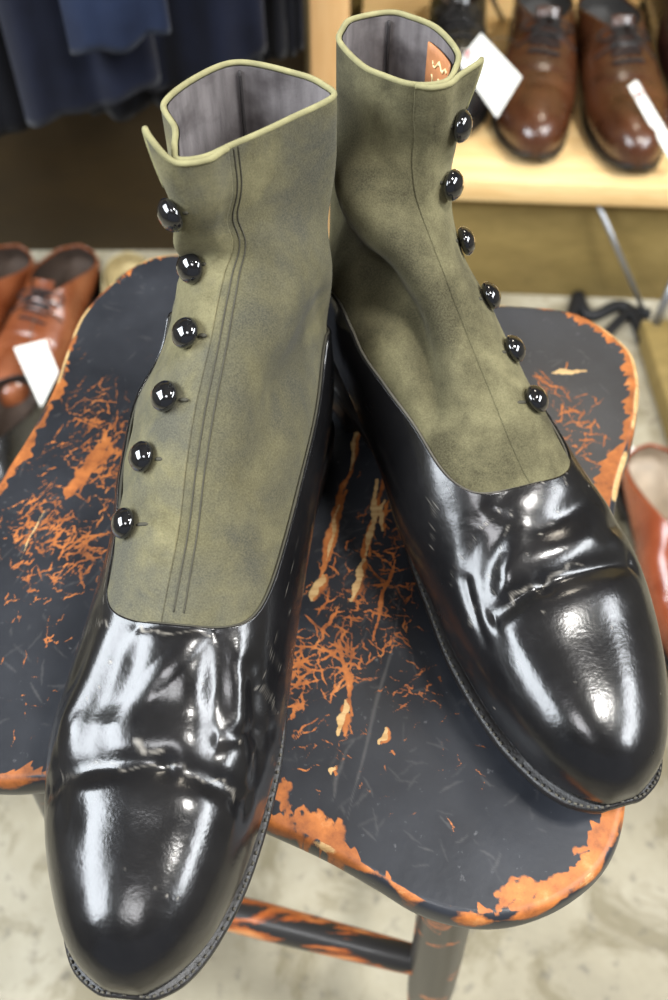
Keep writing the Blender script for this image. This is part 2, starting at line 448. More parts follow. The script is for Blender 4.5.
# ------------------------------------------------------------------ the two button boots
SEAM_X = np.linspace(0, pi, 400)
def seam_table(X, Y):
    y = np.interp(np.abs(np.linspace(-pi/2, 1.5*pi, 800)), X, Y)
    y = np.convolve(np.pad(y, 60, mode='edge'), np.hanning(61)/np.hanning(61).sum(), 'same')[60:-60]
    return np.interp(SEAM_X, np.linspace(-pi/2, 1.5*pi, 800), y)
OUTER = seam_table([0, .35, .62, .85, 1.05, 1.25, 1.45, 1.75, 2.2, 2.7, pi], [6.46, 6.50, 6.68, 7.05, 7.55, 8.3, 9.2, 10.5, 11.7, 12.4, 12.6])
OUTERS = {'R': OUTER, 'L': seam_table([0, .35, .62, .82, .94, 1.01, 1.07, 1.17, 1.4, 2.2, pi], [6.46, 6.50, 6.68, 7.05, 7.8, 8.9, 10.0, 11.0, 11.8, 12.3, 12.6])}
INNER = {'L': seam_table([0, .35, .62, .82, .95, 1.05, 1.13, 1.25, 1.5, 2.2, pi], [6.46, 6.50, 6.68, 7.05, 7.7, 8.7, 9.8, 10.8, 11.6, 12.3, 12.6]), 'R': seam_table([0, .35, .52, .68, .82, .97, 1.12, 1.38, 1.8, 2.5, pi], [6.46, 6.52, 6.8, 7.35, 8.2, 9.25, 10.2, 11.2, 12.0, 12.5, 12.6])}
inner_now = [OUTER, OUTER]
def seam(ph):
    x = np.mod(np.asarray(ph)+pi, 2*pi)-pi; a = np.abs(x)
    return np.where(x >= 0, np.interp(a, SEAM_X, inner_now[1]), np.interp(a, SEAM_X, inner_now[0]))
TOP = 16.0
def lerp_disp(items):
    def f(t, ph):
        x = np.mod(ph+pi, 2*pi)-pi; o = np.zeros(np.broadcast(t, ph).shape)
        for (t0, p0, t1, p1, dep, wd) in items:  # segment in (t, k*ph) space
            k = 1.8
            ax, ay, bx, by = t0, p0*k, t1, p1*k; px, py = t, x*k
            L2 = (bx-ax)**2+(by-ay)**2+1e-9
            u = np.clip(((px-ax)*(bx-ax)+(py-ay)*(by-ay))/L2, 0, 1)
            d = np.sqrt((px-ax-u*(bx-ax))**2+(py-ay-u*(by-ay))**2)
            o = o+dep*gau(d, wd)*(.55+.45*np.sin(pi*np.clip(u, .08, .92)))
        return o
    return f
def make_boot(side_name, loc, yaw, rows, loop, vamp_items, shaft_items, btn, flap_edge, label, scuffs, tip, suede_m, grime_shade, fphi=0., tipz=.009):
    # side: +1 when the outer side lies on +x (boot seen at the photo's right), -1 otherwise
    side = 1 if side_name == 'R' else -1
    inner_now[0] = INNER[side_name]; inner_now[1] = OUTERS[side_name]
    root = empty('button_boot', loc, yaw)
    tag(root, label, 'boot', 'pair of button boots on the stool')
    fv, fs = lerp_disp(vamp_items), lerp_disp(shaft_items)
    last = Last(rows, loop, disp=lambda t, ph: fv(t, ph)*(1-sm(6.8, 7.8, t))+fs(t, ph))
    # --- black leather foot
    nt, npn = 330, 340
    o, tt, ph = patch('vamp', last, side, .0, lambda p: seam(p)+.03, -pi, pi, nt, npn, M['boot'], root,
                      off=lambda t, p: .0011*np.ones_like(t), closed=True, upow=1.5)
    sc = np.zeros(tt.shape); x = np.mod(ph+pi, 2*pi)-pi
    r2 = np.random.default_rng(3 if side > 0 else 5)
    for (t0, p0, t1, p1, wd, st) in scuffs:
        k = 1.8; ax, ay, bx, by = t0, p0*k, t1, p1*k
        L2 = (bx-ax)**2+(by-ay)**2+1e-9
        wob = .05*np.sin(tt*7+ph*11)+.025*np.sin(ph*27+tt*19)
        u = np.clip(((tt-ax)*(bx-ax)+(x*k-ay)*(by-ay))/L2, 0, 1)
        wd = wd*.62
        d = np.sqrt((tt+wob-ax-u*(bx-ax))**2+(x*k-ay-u*(by-ay))**2)
        br = np.clip(.35+.7*np.sin(u*31+3*np.sin(u*17+t0*9)), 0, 1)
        sc = np.maximum(sc, st*gau(d, wd)*(.25+.75*br))
    for _ in range(34):
        t0 = r2.uniform(3, 8.2); p0 = r2.normal(0, .9)
        sc = np.maximum(sc, r2.uniform(.2, .8)*gau(np.hypot(tt-t0, (x-p0)*1.8), r2.uniform(.008, .016)))
    setattr_f(o, 'scuff', np.clip(sc, 0, 1))
    sm_ = o.modifiers.new('thickness', 'SOLIDIFY'); sm_.thickness = .0012; sm_.offset = -1
    # edge stitching along the seam
    mb = MB(); p_ = np.linspace(-pi, pi, 321)
    Q = place(last.P(seam(p_)-.03, p_, .0014), side)
    mb.tube(Q, .00045, 5); Q2 = place(last.P(seam(p_)+.03, p_, .0008), side); mb.tube(Q2, .0006, 6)
    mb.build('seam_stitching', M['threadL'] if side > 0 else M['thread'], o)
    # --- cloth shaft
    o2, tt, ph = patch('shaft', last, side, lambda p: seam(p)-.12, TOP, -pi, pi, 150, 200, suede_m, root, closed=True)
    x = np.mod(ph+pi, 2*pi)-pi
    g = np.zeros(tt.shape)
    for (t0, p0, st, wt, wp) in grime_shade: g = np.maximum(g, st*np.minimum(1, 1.25*gau(tt-t0, wt)*gau(x-p0, wp)))  # dark spots: staining plus shade painted into the cloth folds
    setattr_f(o2, 'grime_shade', g)
    # front seam: two stitched lines
    mb = MB()
    for dp in (-.035, .035):
        t_ = np.linspace(6.7, TOP-.1, 120); mb.tube(place(last.P(t_, np.full(120, dp+fphi), .0001), side), .00032, 5)
    mb.build('front_seam', M['thread'], o2)
    # --- lining
    o3, tt, ph = patch('lining', last, side, 11.5, TOP-.03, -pi, pi, 50, 160, M['lining'], root, off=-.0026, closed=True)
    if True:
        t_ = np.linspace(12.3, TOP-.1, 60); mb = MB(); mb.tube(place(last.P(t_, np.full(60, pi), -.0031), side), .0007, 6); mb.build('back_seam', M['insole'], o3)
    V = place(last.P(np.full(80, 11.6), np.linspace(-pi, pi, 80, endpoint=False), -.003), side)
    mesh('insole', V, [list(range(80))], M['insole'], root)
    # --- binding round the top edge
    pb = np.linspace(-pi, pi, 220, endpoint=False); pb = np.append(pb, pb[0])
    mb = MB(); mb.tube(place(last.P(np.full(221, TOP-.01), pb, -.0010), side), .0012, 8, cap=False); mb.build('top_binding', M['bind'], root)
    # --- button flap over the outer side, scalloped edge
    nb = len(btn); bt = np.array([b[0] for b in btn])
    def edge(t):
        base = np.interp(t, flap_edge[0], flap_edge[1])
        wave = np.zeros_like(t)
        for b_ in bt: wave = np.maximum(wave, gau(t-b_, .30))
        return base+.11*wave
    def foff(t, p):
        e = edge(t); f = np.clip((p-.15)/(e-.15), 0, 1)
        o_ = .0004+.0014*sm(0, .25, f)
        return o_+tip*sm(14.6, TOP, t)*sm(.62, 1, f)**1.5
    def flift(t, p):
        e = edge(t); f = np.clip((p-.15)/(e-.15), 0, 1)
        return tipz*sm(14.8, TOP, t)*sm(.6, 1, f)**1.6
    o4, tt, ph = patch('button_flap', last, side, lambda p: seam(p)-.05, TOP, .12, lambda t: np.maximum(edge(t), .16), 150, 60, suede_m, root, off=foff, thick=.0016, lift=flift)
    # lower end of the flap follows the seam
    setattr_f(o4, 'grime_shade', np.zeros(len(o4.data.vertices)))
    e_t = np.linspace(float(seam(.6)), TOP, 160)
    zl = lambda t, p: np.stack([0*t, 0*t, flift(t, p)], -1)
    pts = last.P(e_t, edge(e_t), foff(e_t, edge(e_t))-.0006)+zl(e_t, edge(e_t))
    top_p = np.linspace(edge(np.array([TOP]))[0], .12, 40)[1:]
    pts2 = last.P(np.full(39, TOP), top_p, foff(np.full(39, TOP), top_p)-.0006)+zl(np.full(39, TOP), top_p)
    mb = MB(); mb.tube(place(np.concatenate([pts2[::-1], pts[::-1][:14]]), side), .0012, 8)
    mb.build('flap_binding', M['bind'], o4)
    # --- buttons
    for (t_, p_) in btn:
        n = last.norm(np.array(t_), np.array(p_)); c = last.P(np.array(t_), np.array(p_), 0.0018)
        n = place(n+np.array([.15, 0, 0]), side); c = place(c, side); n /= np.linalg.norm(n)
        ux = np.cross(n, [0, 0, 1.]); ux /= np.linalg.norm(ux); uy = np.cross(n, ux)
        prof = [(.0, .0072), (.0024, .0069), (.0046, .0059), (.0061, .0043), (.0067, .0028), (.0062, .0014), (.0044, .0006), (.0018, .0003), (.0014, -.002)]
        V = []; nn = 24
        for (r_, h) in prof:
            for j in range(nn):
                a = 2*pi*j/nn; V.append(c+n*h+ux*r_*cos(a)+uy*r_*sin(a))
        b_o = mesh('button', V, gridfaces(len(prof), nn, True), M['button'], root)
        # stitched buttonhole running forward from the button
        q = np.linspace(p_-.10, p_-(.26 if t_ < 8.5 else .19), 9)
        mb = MB(); mb.tube(place(last.P(np.full(9, t_-.02), q, .0015), side), [.0003, .0007, .0009, .0009, .0009, .0009, .0009, .0007, .0003], 6)
        mb.build('buttonhole', M['thread'], o4)
    # --- sole, welt and heel
    make_sole(last, side, root, M['sole'])
    return root, last, side

def mod(rows, edits):
    r = [list(x) for x in rows]
    for i, d in edits.items():
        for k, v in d.items(): r[i][k] += v
    return r
def lean_rows(rows, da, dl, i0=9):
    r = [list(x) for x in rows]
    for i in range(i0, len(r)):
        w = ((i-i0+1)/(len(r)-i0))
        r[i][0] += da*w; r[i][2] += da*w; r[i][4] += dl*w
    return r

# ------------------------------------------------------------------ left boot of the photo (outer side = photo left)
loopL = [(0, .044, -.013), (-.45, .036, -.022), (-.85, .027, -.031), (-1.35, .011, -.046), (-1.9, .002, -.041), (-2.4, -.004, -.031),
         (3.14, -.010, -.006), (2.6, .000, .008), (2.1, .021, .019), (1.75, .036, .012), (1.35, .047, .010), (.95, .055, .007), (.5, .053, -.003)]
rowsL = mod(BASE, {7: {7: -.03}, 8: {4: -.001, 5: .004, 6: .002, 7: -.08}, 9: {4: -.002, 5: .010, 6: .004, 7: -.12}, 10: {4: -.004, 2: -.006, 5: .012, 6: .005, 7: -.14}, 11: {4: -.007, 2: -.022, 0: .003, 5: .005, 6: .003, 7: -.1}, 12: {4: -.009, 2: -.035, 0: .006, 5: .003}, 13: {4: -.011, 2: -.038, 0: .006}, 14: {2: -.038}, 15: {2: -.04}, 16: {2: -.04}})
vampL = [(4.42, -1.1, 4.50, -.1, -.0024, .11), (4.50, -.1, 4.40, 1.2, -.0026, .11), (4.15, -.9, 4.2, .9, .0012, .2), (4.8, -.9, 4.85, .9, .0018, .2),
         (4.8, .50, 6.7, .34, -.0026, .26), (4.9, -.48, 6.5, -.34, -.0026, .22), (4.9, -1.1, 6.0, -.72, -.0022, .16), (5.3, -.72, 6.2, -.62, .0012, .16),
         (5.1, 1.05, 6.6, .85, -.0014, .2), (5.4, -1.25, 4.9, -.55, -.0016, .10), (6.45, -.3, 6.45, .3, -.0012, .09), (5.7, -.10, 5.9, .10, .0022, .42),
         (5.0, .75, 5.3, .95, .0014, .2), (3.9, .7, 4.2, .95, -.0014, .22)]
shaftL = [(11.9, -1.3, 10.4, -.75, -.006, .34), (10.4, -.75, 9.1, -.55, -.0045, .3), (12.6, -1.0, 11.2, -.5, .003, .4), (10.2, .62, 12.6, 1.2, -.0016, .5),
          (11.4, .1, 13.5, .3, .0014, .5), (8.6, .4, 9.3, .9, -.0014, .35), (14.2, -.4, 14.8, .6, .001, .5), (12.4, .3, 13.0, .75, -.0016, .25)]
btnL = [(8.1, .67), (9.15, .52), (10.05, .37), (10.95, .34), (12.4, .60), (14.9, 1.0)]
scL = [(4.45, -.9, 4.5, -.1, .018, .4), (4.5, 0, 4.45, .9, .016, .35), (6.36, -.28, 6.38, .30, .018, .6), (6.3, -1.3, 6.5, -.9, .016, .6), (5.75, -1.3, 5.85, -.85, .014, .5),
       (6.55, .6, 6.6, 1.4, .014, .35), (7.0, .8, 7.6, .95, .02, .6), (7.0, -.7, 7.5, -.9, .02, .4), (4.7, -.05, 4.72, .12, .03, .5)]
bootL, lastL, sdL = make_boot('L', (-.0592, .2105, SEAT), -.10, rowsL, loopL, vampL, shaftL, btnL,
      ([7, 8.3, 10, 12, 13, 14.5, 16], [.78, .84, .82, .82, .94, 1.10, 1.28]),
      'black button boot with greyish olive cloth top, toe overhanging the stool front', scL, .007, M['suedeL'],
      [(10, -.8, .6, 2.0, .30), (11.2, -1.0, .7, .8, .14), (13, -1.0, .4, 2.0, .5), (10.0, -.30, .58, 2.4, .36), (8.2, -.3, .5, .8, .5), (9.2, -.15, .6, 1.4, .15), (14, .15, .35, 1.6, .12)])  # greyed cloth spots, with painted shade along the inner ankle fold

# ------------------------------------------------------------------ right boot of the photo (outer side = photo right)
loopR = [(0, .065, -.024), (-.4, .058, -.031), (-.9, .048, -.038), (-1.5, .029, -.042), (-2.1, .019, -.038), (-2.5, .013, -.032),
         (3.14, .012, -.015), (2.5, .019, -.006), (2.1, .030, .001), (1.6, .049, .003), (1.2, .060, -.002), (.8, .067, -.008), (.4, .068, -.016)]
rowsR = mod(BASE, {7: {4: -.004}, 8: {4: -.006}, 9: {4: -.010}, 10: {4: -.014, 2: -.002}, 11: {4: -.018, 2: -.008, 0: .010, 5: -.003}, 12: {4: -.021, 2: -.012, 0: .024, 5: -.004}, 13: {4: -.023, 2: -.012, 0: .030, 5: -.005}, 14: {4: -.02, 5: -.004, 2: -.015}, 15: {2: -.018}, 16: {2: -.02}})
vampR = [(4.70, -.75, 4.8, -.1, -.0028, .10), (4.8, -.1, 5.0, .85, -.0030, .11), (4.45, -.6, 4.6, .8, .0014, .2), (5.15, -.4, 5.4, .7, .0022, .2),
         (4.9, -.75, 6.0, -.25, -.0016, .2), (5.4, -.85, 6.1, -.5, -.0013, .18), (5.7, .1, 6.2, .7, -.0020, .18), (5.0, -.5, 5.6, -.2, .0012, .14),
         (6.3, -.3, 6.8, .2, -.0014, .14), (5.4, .55, 5.9, 1.1, -.0016, .13), (4.6, -1.0, 5.4, -.9, -.0012, .1)]
shaftR = [(13.1, -1.5, 11.0, -.82, -.013, .42), (11.0, -.82, 10.0, -.5, -.012, .36), (10.0, -.5, 9.2, -.42, -.009, .26), (9.2, -.42, 8.3, -.52, -.006, .2),
          (13.9, -1.2, 12.2, -.5, .006, .45), (12.2, -.5, 10.6, -.15, .004, .4), (9.9, -1.2, 9.0, -.85, .004, .45), (9.6, -.1, 8.4, -.15, .003, .3),
          (13.6, -.2, 14.2, .4, -.0012, .4), (10.2, .5, 11.8, .8, -.0014, .4)]
btnR = [(8.0, .63), (8.95, .70), (10.0, .72), (11.4, .86), (13.2, .80), (14.95, 1.04)]
scR = [(4.75, -.6, 4.98, .25, .020, .5), (6.2, -1.2, 6.9, -.75, .018, .8), (5.6, -1.1, 6.2, -.25, .015, .6), (5.0, -.6, 6.1, -.15, .02, .35),
       (6.2, .25, 7.0, .35, .016, .6), (6.2, .40, 6.8, .5, .016, .5), (6.6, -.62, 7.2, -.60, .012, .4), (4.85, -1.1, 5.0, -.9, .02, .5)]
bootR, lastR, sdR = make_boot('R', (.0747, .2770, SEAT), .275, rowsR, loopR, vampR, shaftR, btnR,
      ([7, 8.3, 10, 12, 13, 14.5, 16], [.76, .80, .86, .94, 1.0, 1.15, 1.34]),
      'black button boot with stained and shade-painted olive top and tan label inside its opening', scR, .007, M['suedeR'],
      [(12.2, -1.25, .9, 1.0, .45), (11.2, -.85, .8, .7, .25), (9.8, -.47, .5, .7, .12), (14.3, -1.15, .75, 1.0, .35), (13.2, -.72, .6, .4, .22), (12.1, -1.05, .9, .8, .4), (11, -.35, .5, 1.0, .25), (14.5, -1.1, .5, 1.2, .4), (9.4, -.2, .35, 1.2, .12)], fphi=.25, tipz=.003)  # dark staining combined with painted shade of the inner shaft fold
# tan label stitched inside the right boot
lab, _, _ = patch('label_patch', lastR, sdR, 15.0, 15.8, 1.5, 2.15, 8, 10, M['patch'], bootR, off=-.0036, thick=.0008)
lab['label'] = 'tan leather label with worn gold script'
mb = MB()
for k in range(3):
    u = np.linspace(0, 1, 30); t_ = 15.62-.2*k+.03*np.sin(u*37+2*k)+.03*np.sin(u*13+k); p_ = 1.6+.42*u+.03*np.cos(u*22+k)
    mb.tube(place(lastR.P(t_, p_, -.0045), sdR), .00045, 5)
mb.build('gold_script', M['gold'], lab)

# ------------------------------------------------------------------ stool
OUT = [(-.0858, .500), (-.1005, .4985), (-.1166, .4952), (-.1311, .4831), (-.1402, .4704), (-.1496, .4535), (-.1557, .4364), (-.1590, .4092), (-.1613, .385),
       (-.1685, .3539), (-.1793, .3207), (-.192, .285), (-.2035, .250), (-.209, .215), (-.203, .183), (-.187, .163), (-.166, .154), (-.1469, .152), (-.126, .1529), (-.095, .1525), (-.058, .146),
       (-.027, .1332), (-.0034, .1226), (.0179, .1108), (.0357, .1005), (.0562, .0951), (.0771, .0962), (.0991, .1048), (.1167, .1197), (.1271, .1414),
       (.1310, .170), (.1330, .205), (.1370, .245), (.1445, .285), (.1535, .3174), (.1645, .344), (.1733, .3722), (.177, .3927), (.1762, .4116), (.1679, .4263), (.1571, .4381),
       (.1438, .4466), (.1259, .4501), (.0999, .4527), (.065, .457), (.020, .464), (-.03, .478), (-.062, .494)]
stool = empty('stool', (0, .29, 0))
tag(stool, 'black painted wooden stool with worn orange edges carrying the button boots', 'stool')
OFF = np.array([0, .29, 0])
NA, NR = 1300, 300
ol = closed_spline(OUT, NA)
cen = np.array([-.012, .295])
# seat surface rings: top (dense), roll-over, side, underside
tau = np.linspace(0, 1, NR)**.85
rings = []
T_ = np.roll(ol, -1, 0)-np.roll(ol, 1, 0); N_ = np.stack([T_[:, 1], -T_[:, 0]], 1); N_ /= np.linalg.norm(N_, axis=1)[:, None]
if (N_*(ol-cen)).sum() < 0: N_ = -N_
inner = ol-N_*.004
for f in tau[1:]:
    p = cen+(inner-cen)*f
    rings.append(np.concatenate([p, np.full((NA, 1), SEAT)], 1))
for ins, dz in ((.0027, -.0004), (.0014, -.0012), (.0005, -.0026), (.0, -.0045), (-.0008, -.0085), (-.0004, -.0135), (.001, -.0185), (.004, -.023), (.009, -.0262), (.016, -.028)):
    rings.append(np.concatenate([ol-N_*ins, np.full((NA, 1), SEAT+dz)], 1))
rings.append(np.concatenate([cen+(ol-cen)*.5, np.full((NA, 1), SEAT-.028)], 1))
nr = len(rings)
V = np.concatenate([np.array([[*cen, SEAT]])]+rings+[np.array([[*cen, SEAT-.028]])])
Fc = [[0, 1+j, 1+(j+1) % NA] for j in range(NA)]
for i in range(nr-1):
    b = 1+i*NA
    for j in range(NA):
        k = (j+1) % NA
        Fc.append((b+j, b+NA+j, b+NA+k, b+k))
b = 1+(nr-1)*NA
Fc += [(b+(j+1) % NA, b+j, len(V)-1) for j in range(NA)]
area = .5*np.sum(ol[:, 0]*np.roll(ol[:, 1], -1)-np.roll(ol[:, 0], -1)*ol[:, 1])
if area < 0: Fc = [tuple(f[::-1]) for f in Fc]
seat = mesh('seat', V-OFF, Fc, M['seat'], stool)
# wear map: scratches rasterised on the seat's own plan, then stored per vertex
RES = .0004; X0, Y0 = -.225, .08; W, H_ = int(.42/RES), int(.44/RES)
wear = np.zeros((3, H_, W), np.float32)
def stroke(ch, p, q, w, val=1., wig=.0):
    p = np.array(p, float); q = np.array(q, float); L = np.linalg.norm(q-p); n = max(2, int(L/(RES*.6)))
    u = np.linspace(0, 1, n); d = (q-p)/max(L, 1e-6); nn = np.array([-d[1], d[0]])
    ph1, ph2 = rng.uniform(0, 6, 2)
    pts = p+np.outer(u, q-p)+np.outer(wig*(np.sin(u*5+ph1)+.5*np.sin(u*13+ph2)), nn)
    ws = w*(.35+.65*np.sin(pi*np.clip(u, .05, .95)))*(.85+.25*np.sin(u*rng.uniform(6, 30)+ph2)+.15*np.sin(u*70))
    for (x, y), r in zip(pts, ws):
        r = max(r, RES*.55); ix, iy = (x-X0)/RES, (y-Y0)/RES; k = int(math.ceil(r/RES))+1
        x0, y0 = int(ix)-k, int(iy)-k
        if x0 < 0 or y0 < 0 or x0+2*k+2 >= W or y0+2*k+2 >= H_: continue
        yy, xx = np.mgrid[y0:y0+2*k+2, x0:x0+2*k+2]
        dd = np.hypot(xx-ix, yy-iy)*RES
        s = np.clip(1.1-.6*dd/r, 0, 1)*(dd < r*1.4)*val
        v_ = wear[ch, y0:y0+2*k+2, x0:x0+2*k+2]; np.maximum(v_, s, out=v_)
def px(u, v): return at(u, v, SEAT)[:2]
def cluster(cx, cy, sx, sy, n, ang, spread, l0, l1, w0, w1, ch=0, val=(.7, 1.), wig=.0008):
    if ch == 0: w0, w1, n, l0, l1 = w0*.62, w1*.62, int(n*1.25), l0*1.15, l1*1.25
    if ch == 2: n, wig = int(n*.5), .0002
    for _ in range(n):
        c = px(cx+rng.normal(0, sx), cy+rng.normal(0, sy)); a = rng.normal(ang, spread); l = rng.uniform(l0, l1)*.5
        d = np.array([cos(a), sin(a)])*l
        stroke(ch, c-d, c+d, rng.uniform(w0, w1), rng.uniform(*val), rng.uniform(0, wig*2))
# big worn patch left of the left boot
for k in range(14):
    s_ = rng.uniform(-1, 1); u0, v0 = 88+s_*16+rng.normal(0, 3), 470-s_*24+rng.normal(0, 4)
    stroke(0, px(u0-7, v0+11), px(u0+8, v0-12), rng.uniform(.0015, .0035), 1., .001)
cluster(95, 425, 22, 24, 70, .5, .9, .004, .016, .0005, .0011)
cluster(112, 475, 12, 30, 60, .3, 1.0, .004, .014, .0005, .0012)
cluster(50, 500, 24, 30, 55, .6, .8, .004, .016, .0005, .0012)
cluster(45, 545, 22, 18, 45, .2, 1.2, .004, .013, .0006, .0014)
cluster(80, 545, 16, 26, 36, .9, .8, .004, .012, .0005, .0012)
cluster(60, 590, 26, 26, 28, .3, 1.0, .004, .012, .0005, .0011)
cluster(20, 650, 14, 50, 14, .8, .8, .003, .010, .0004, .0009)
cluster(70, 640, 30, 40, 10, .8, .8, .003, .008, .0004, .0008)
cluster(80, 380, 30, 30, 14, .8, .9, .003, .008, .0004, .0008)
stroke(2, px(18, 555), px(48, 508), .0009, 1., .0005)
stroke(1, px(20, 560), px(44, 510), .0006, .9, .0005)
# long grain splits between the boots
for (p, q, w, c) in (((333, 385), (312, 470), .0016, 1), ((327, 420), (318, 445), .0022, 1), ((306, 470), (300, 490), .0013, 1), ((322, 440), (309, 468), .0010, 1),
                     ((362, 412), (350, 470), .0013, 1), ((350, 470), (330, 530), .0020, 0), ((346, 490), (318, 585), .0024, 0), ((340, 505), (325, 560), .0012, 1),
                     ((378, 480), (366, 555), .0020, 1), ((372, 520), (360, 575), .0016, 0), ((365, 560), (350, 600), .0020, 1), ((384, 500), (380, 530), .0014, 1),
                     ((322, 575), (312, 600), .0024, 1), ((395, 560), (372, 640), .0012, 0), ((340, 640), (352, 715), .0016, 0), ((345, 700), (340, 735), .0018, 1),
                     ((386, 728), (380, 744), .0013, 1), ((335, 765), (331, 775), .0009, 1), ((352, 740), (330, 800), .0008, 2), ((400, 600), (350, 820), .0007, 2)):
    stroke(c, px(*p), px(*q), w, 1., .0009)
    if c == 1: stroke(0, px(p[0]+3, p[1]), px(q[0]+3, q[1]), w*1.2, .9, .0009)
cluster(385, 555, 16, 40, 60, .3, 1.0, .004, .012, .0005, .0011)
cluster(345, 600, 22, 26, 46, .1, .8, .004, .013, .0005, .0010)
cluster(330, 650, 24, 24, 60, .6, .8, .005, .018, .0006, .0014)
cluster(300, 690, 10, 26, 24, .8, .6, .005, .016, .0006, .0013)
cluster(400, 640, 22, 30, 26, .2, .9, .004, .012, .0005, .0010)
cluster(425, 700, 18, 18, 18, .2, .7, .003, .010, .0005, .0011)
cluster(430, 770, 40, 40, 16, .5, 1.0, .003, .008, .0004, .0009)
cluster(330, 740, 30, 30, 18, .8, .9, .003, .010, .0004, .0009)
cluster(350, 560, 50, 90, 240, .9, .9, .002, .012, .00035, .0006, 2, (.4, .9))
cluster(60, 560, 60, 110, 200, .8, .9, .002, .014, .00035, .0006, 2, (.3, .8))
cluster(400, 800, 110, 60, 160, .4, 1.0, .002, .012, .00035, .0006, 2, (.3, .7))
cluster(570, 360, 40, 30, 60, .2, 1.0, .002, .010, .00035, .0006, 2, (.3, .7))
cluster(100, 320, 30, 40, 50, .5, 1.0, .002, .008, .00035, .0005, 2, (.3, .6))
# right rear lobe
cluster(568, 418, 16, 20, 34, .1, 1.0, .005, .014, .0006, .0012)
cluster(545, 385, 10, 8, 10, -.7, .4, .006, .016, .0007, .0012)
cluster(590, 455, 14, 14, 22, .1, .8, .005, .014, .0006, .0014)
stroke(1, px(552, 373), px(586, 371), .0014, 1.2, .0003); stroke(1, px(556, 372), px(570, 371), .0018, 1.2, .0002)
# brown worn places at the front edge
for k in range(26):
    u0 = rng.uniform(278, 340); v0 = 812+(u0-278)*.62+rng.normal(-6, 9)
    stroke(0, px(u0-3, v0+8), px(u0+3, v0-10), rng.uniform(.0012, .0030), .85, .001)
for k in range(46):
    u0 = rng.uniform(500, 618); v0 = 905-(max(0, u0-540)/78)**1.5*62+rng.normal(-10, 7)
    stroke(0, px(u0-6, v0+4), px(u0+6, v0-6), rng.uniform(.0012, .0030), .8, .001)
# read the map at the vertices, add the rubbed rim
P = V[:, :2]; ix = np.clip(((P[:, 0]-X0)/RES), 0, W-2); iy = np.clip(((P[:, 1]-Y0)/RES), 0, H_-2)
i0, j0 = iy.astype(int), ix.astype(int); fy, fx = iy-i0, ix-j0
wv = [(m[i0, j0]*(1-fx)*(1-fy)+m[i0, j0+1]*fx*(1-fy)+m[i0+1, j0]*(1-fx)*fy+m[i0+1, j0+1]*fx*fy) for m in wear]
ang = np.arange(NA)/NA*2*pi
edge_w = .0030+.0022*np.sin(ang*5+1)+.0016*np.sin(ang*13+2)+.0012*np.sin(ang*31+.5)+.0012*np.sin(ang*67)+.0010*np.sin(ang*141+1)+.0008*np.sin(ang*233)
def bump_w(x, y, r, amt):
    return amt*np.exp(-.5*(((ol[:, 0]-x)**2+(ol[:, 1]-y)**2)/r**2))
edge_w = edge_w+bump_w(.172, .40, .03, .004)+bump_w(.15, .32, .03, .012)+bump_w(-.165, .36, .03, .004)+bump_w(-.16, .155, .03, .004)+bump_w(.11, .115, .03, .008)+bump_w(-.0, .12, .03, .002)-bump_w(.0, .465, .05, .002)
edge_w = np.clip(edge_w, .0010, None)
eo = np.zeros(len(V)); ep = np.zeros(len(V))
palew = .5+.5*np.sin(ang*9+.4)+.35*np.sin(ang*27)+.25*np.sin(ang*61+2)
palew *= np.where(ol[:, 1] < .2, .55, 1.)
palew += 3*np.exp(-.5*((ol[:, 0]+.155)**2+(ol[:, 1]-.42)**2)/.04**2)*0+bump_w(.17, .38, .035, .9)+bump_w(-.10, .495, .05, .5)
for i in range(nr):
    sl = slice(1+i*NA, 1+(i+1)*NA)
    if i < NR-1:
        d = np.abs(((ol-rings[i][:, :2])*N_).sum(1))
        eo[sl] = np.clip(.5+(edge_w-d)/.0022, 0, 1.3)
        ep[sl] = np.clip(palew*np.clip((.0045-d)/.003, 0, 1)*.62, 0, 1)
    elif i < nr-1:
        kk = i-(NR-1)
        fade = [1.15, 1.1, 1.0, .75, .5, .42, .38, .3, .2, .1][kk]
        eo[sl] = fade*np.clip(.55+.3*np.sin(ang*37)+.25*np.sin(ang*11+kk), .1, 1.1)
        ep[sl] = np.clip(palew*[.75, .8, .72, .5, .42, .38, .3, .2, .1, 0][kk], 0, 1)
col = np.stack([np.maximum(wv[0], eo), np.maximum(wv[1], ep), wv[2], np.ones(len(V))], 1).astype(np.float32)
ca = seat.data.attributes.new('wear', 'FLOAT_COLOR', 'POINT'); ca.data.foreach_set('color', np.clip(col, 0, 1).ravel())
# legs and stretchers
def leg_path(top, foot): return np.array(top), np.array(foot)
tops = [(-.115, .435), (.125, .395), (.060, .150), (-.150, .200)]
legs = []
for (x, y) in tops:
    d = np.array([x+.012, y-.295]); d /= np.linalg.norm(d)
    top = np.array([x, y, SEAT-.026]); ft = np.array([x+d[0]*.035, y+d[1]*.035, 0.0])
    u = np.linspace(0, 1, 30)
    prof = np.interp(u, [0, .08, .3, .5, .62, .8, 1], [.0150, .0158, .0162, .0170, .0168, .0145, .012])
    mb = MB(); mb.tube(top+np.outer(u, ft-top)-OFF, prof, 20); mb.build('leg', M['leg'], stool)
    legs.append((top, ft))
def on_leg(i, z):
    a, b_ = legs[i]; return a+(b_-a)*((a[2]-z)/(a[2]-b_[2]))
for (i, j, z) in ((2, 3, .255), (0, 1, .255), (1, 2, .21), (3, 0, .21)):
    p, q = on_leg(i, z), on_leg(j, z); u = np.linspace(.0, 1, 30)
    prof = np.interp(u, [0, .08, .5, .92, 1], [.0085, .0105, .0125, .0105, .0085])
    mb = MB(); mb.tube(p+np.outer(u, q-p)-OFF, prof, 16); mb.build('stretcher', M['rail'], stool)

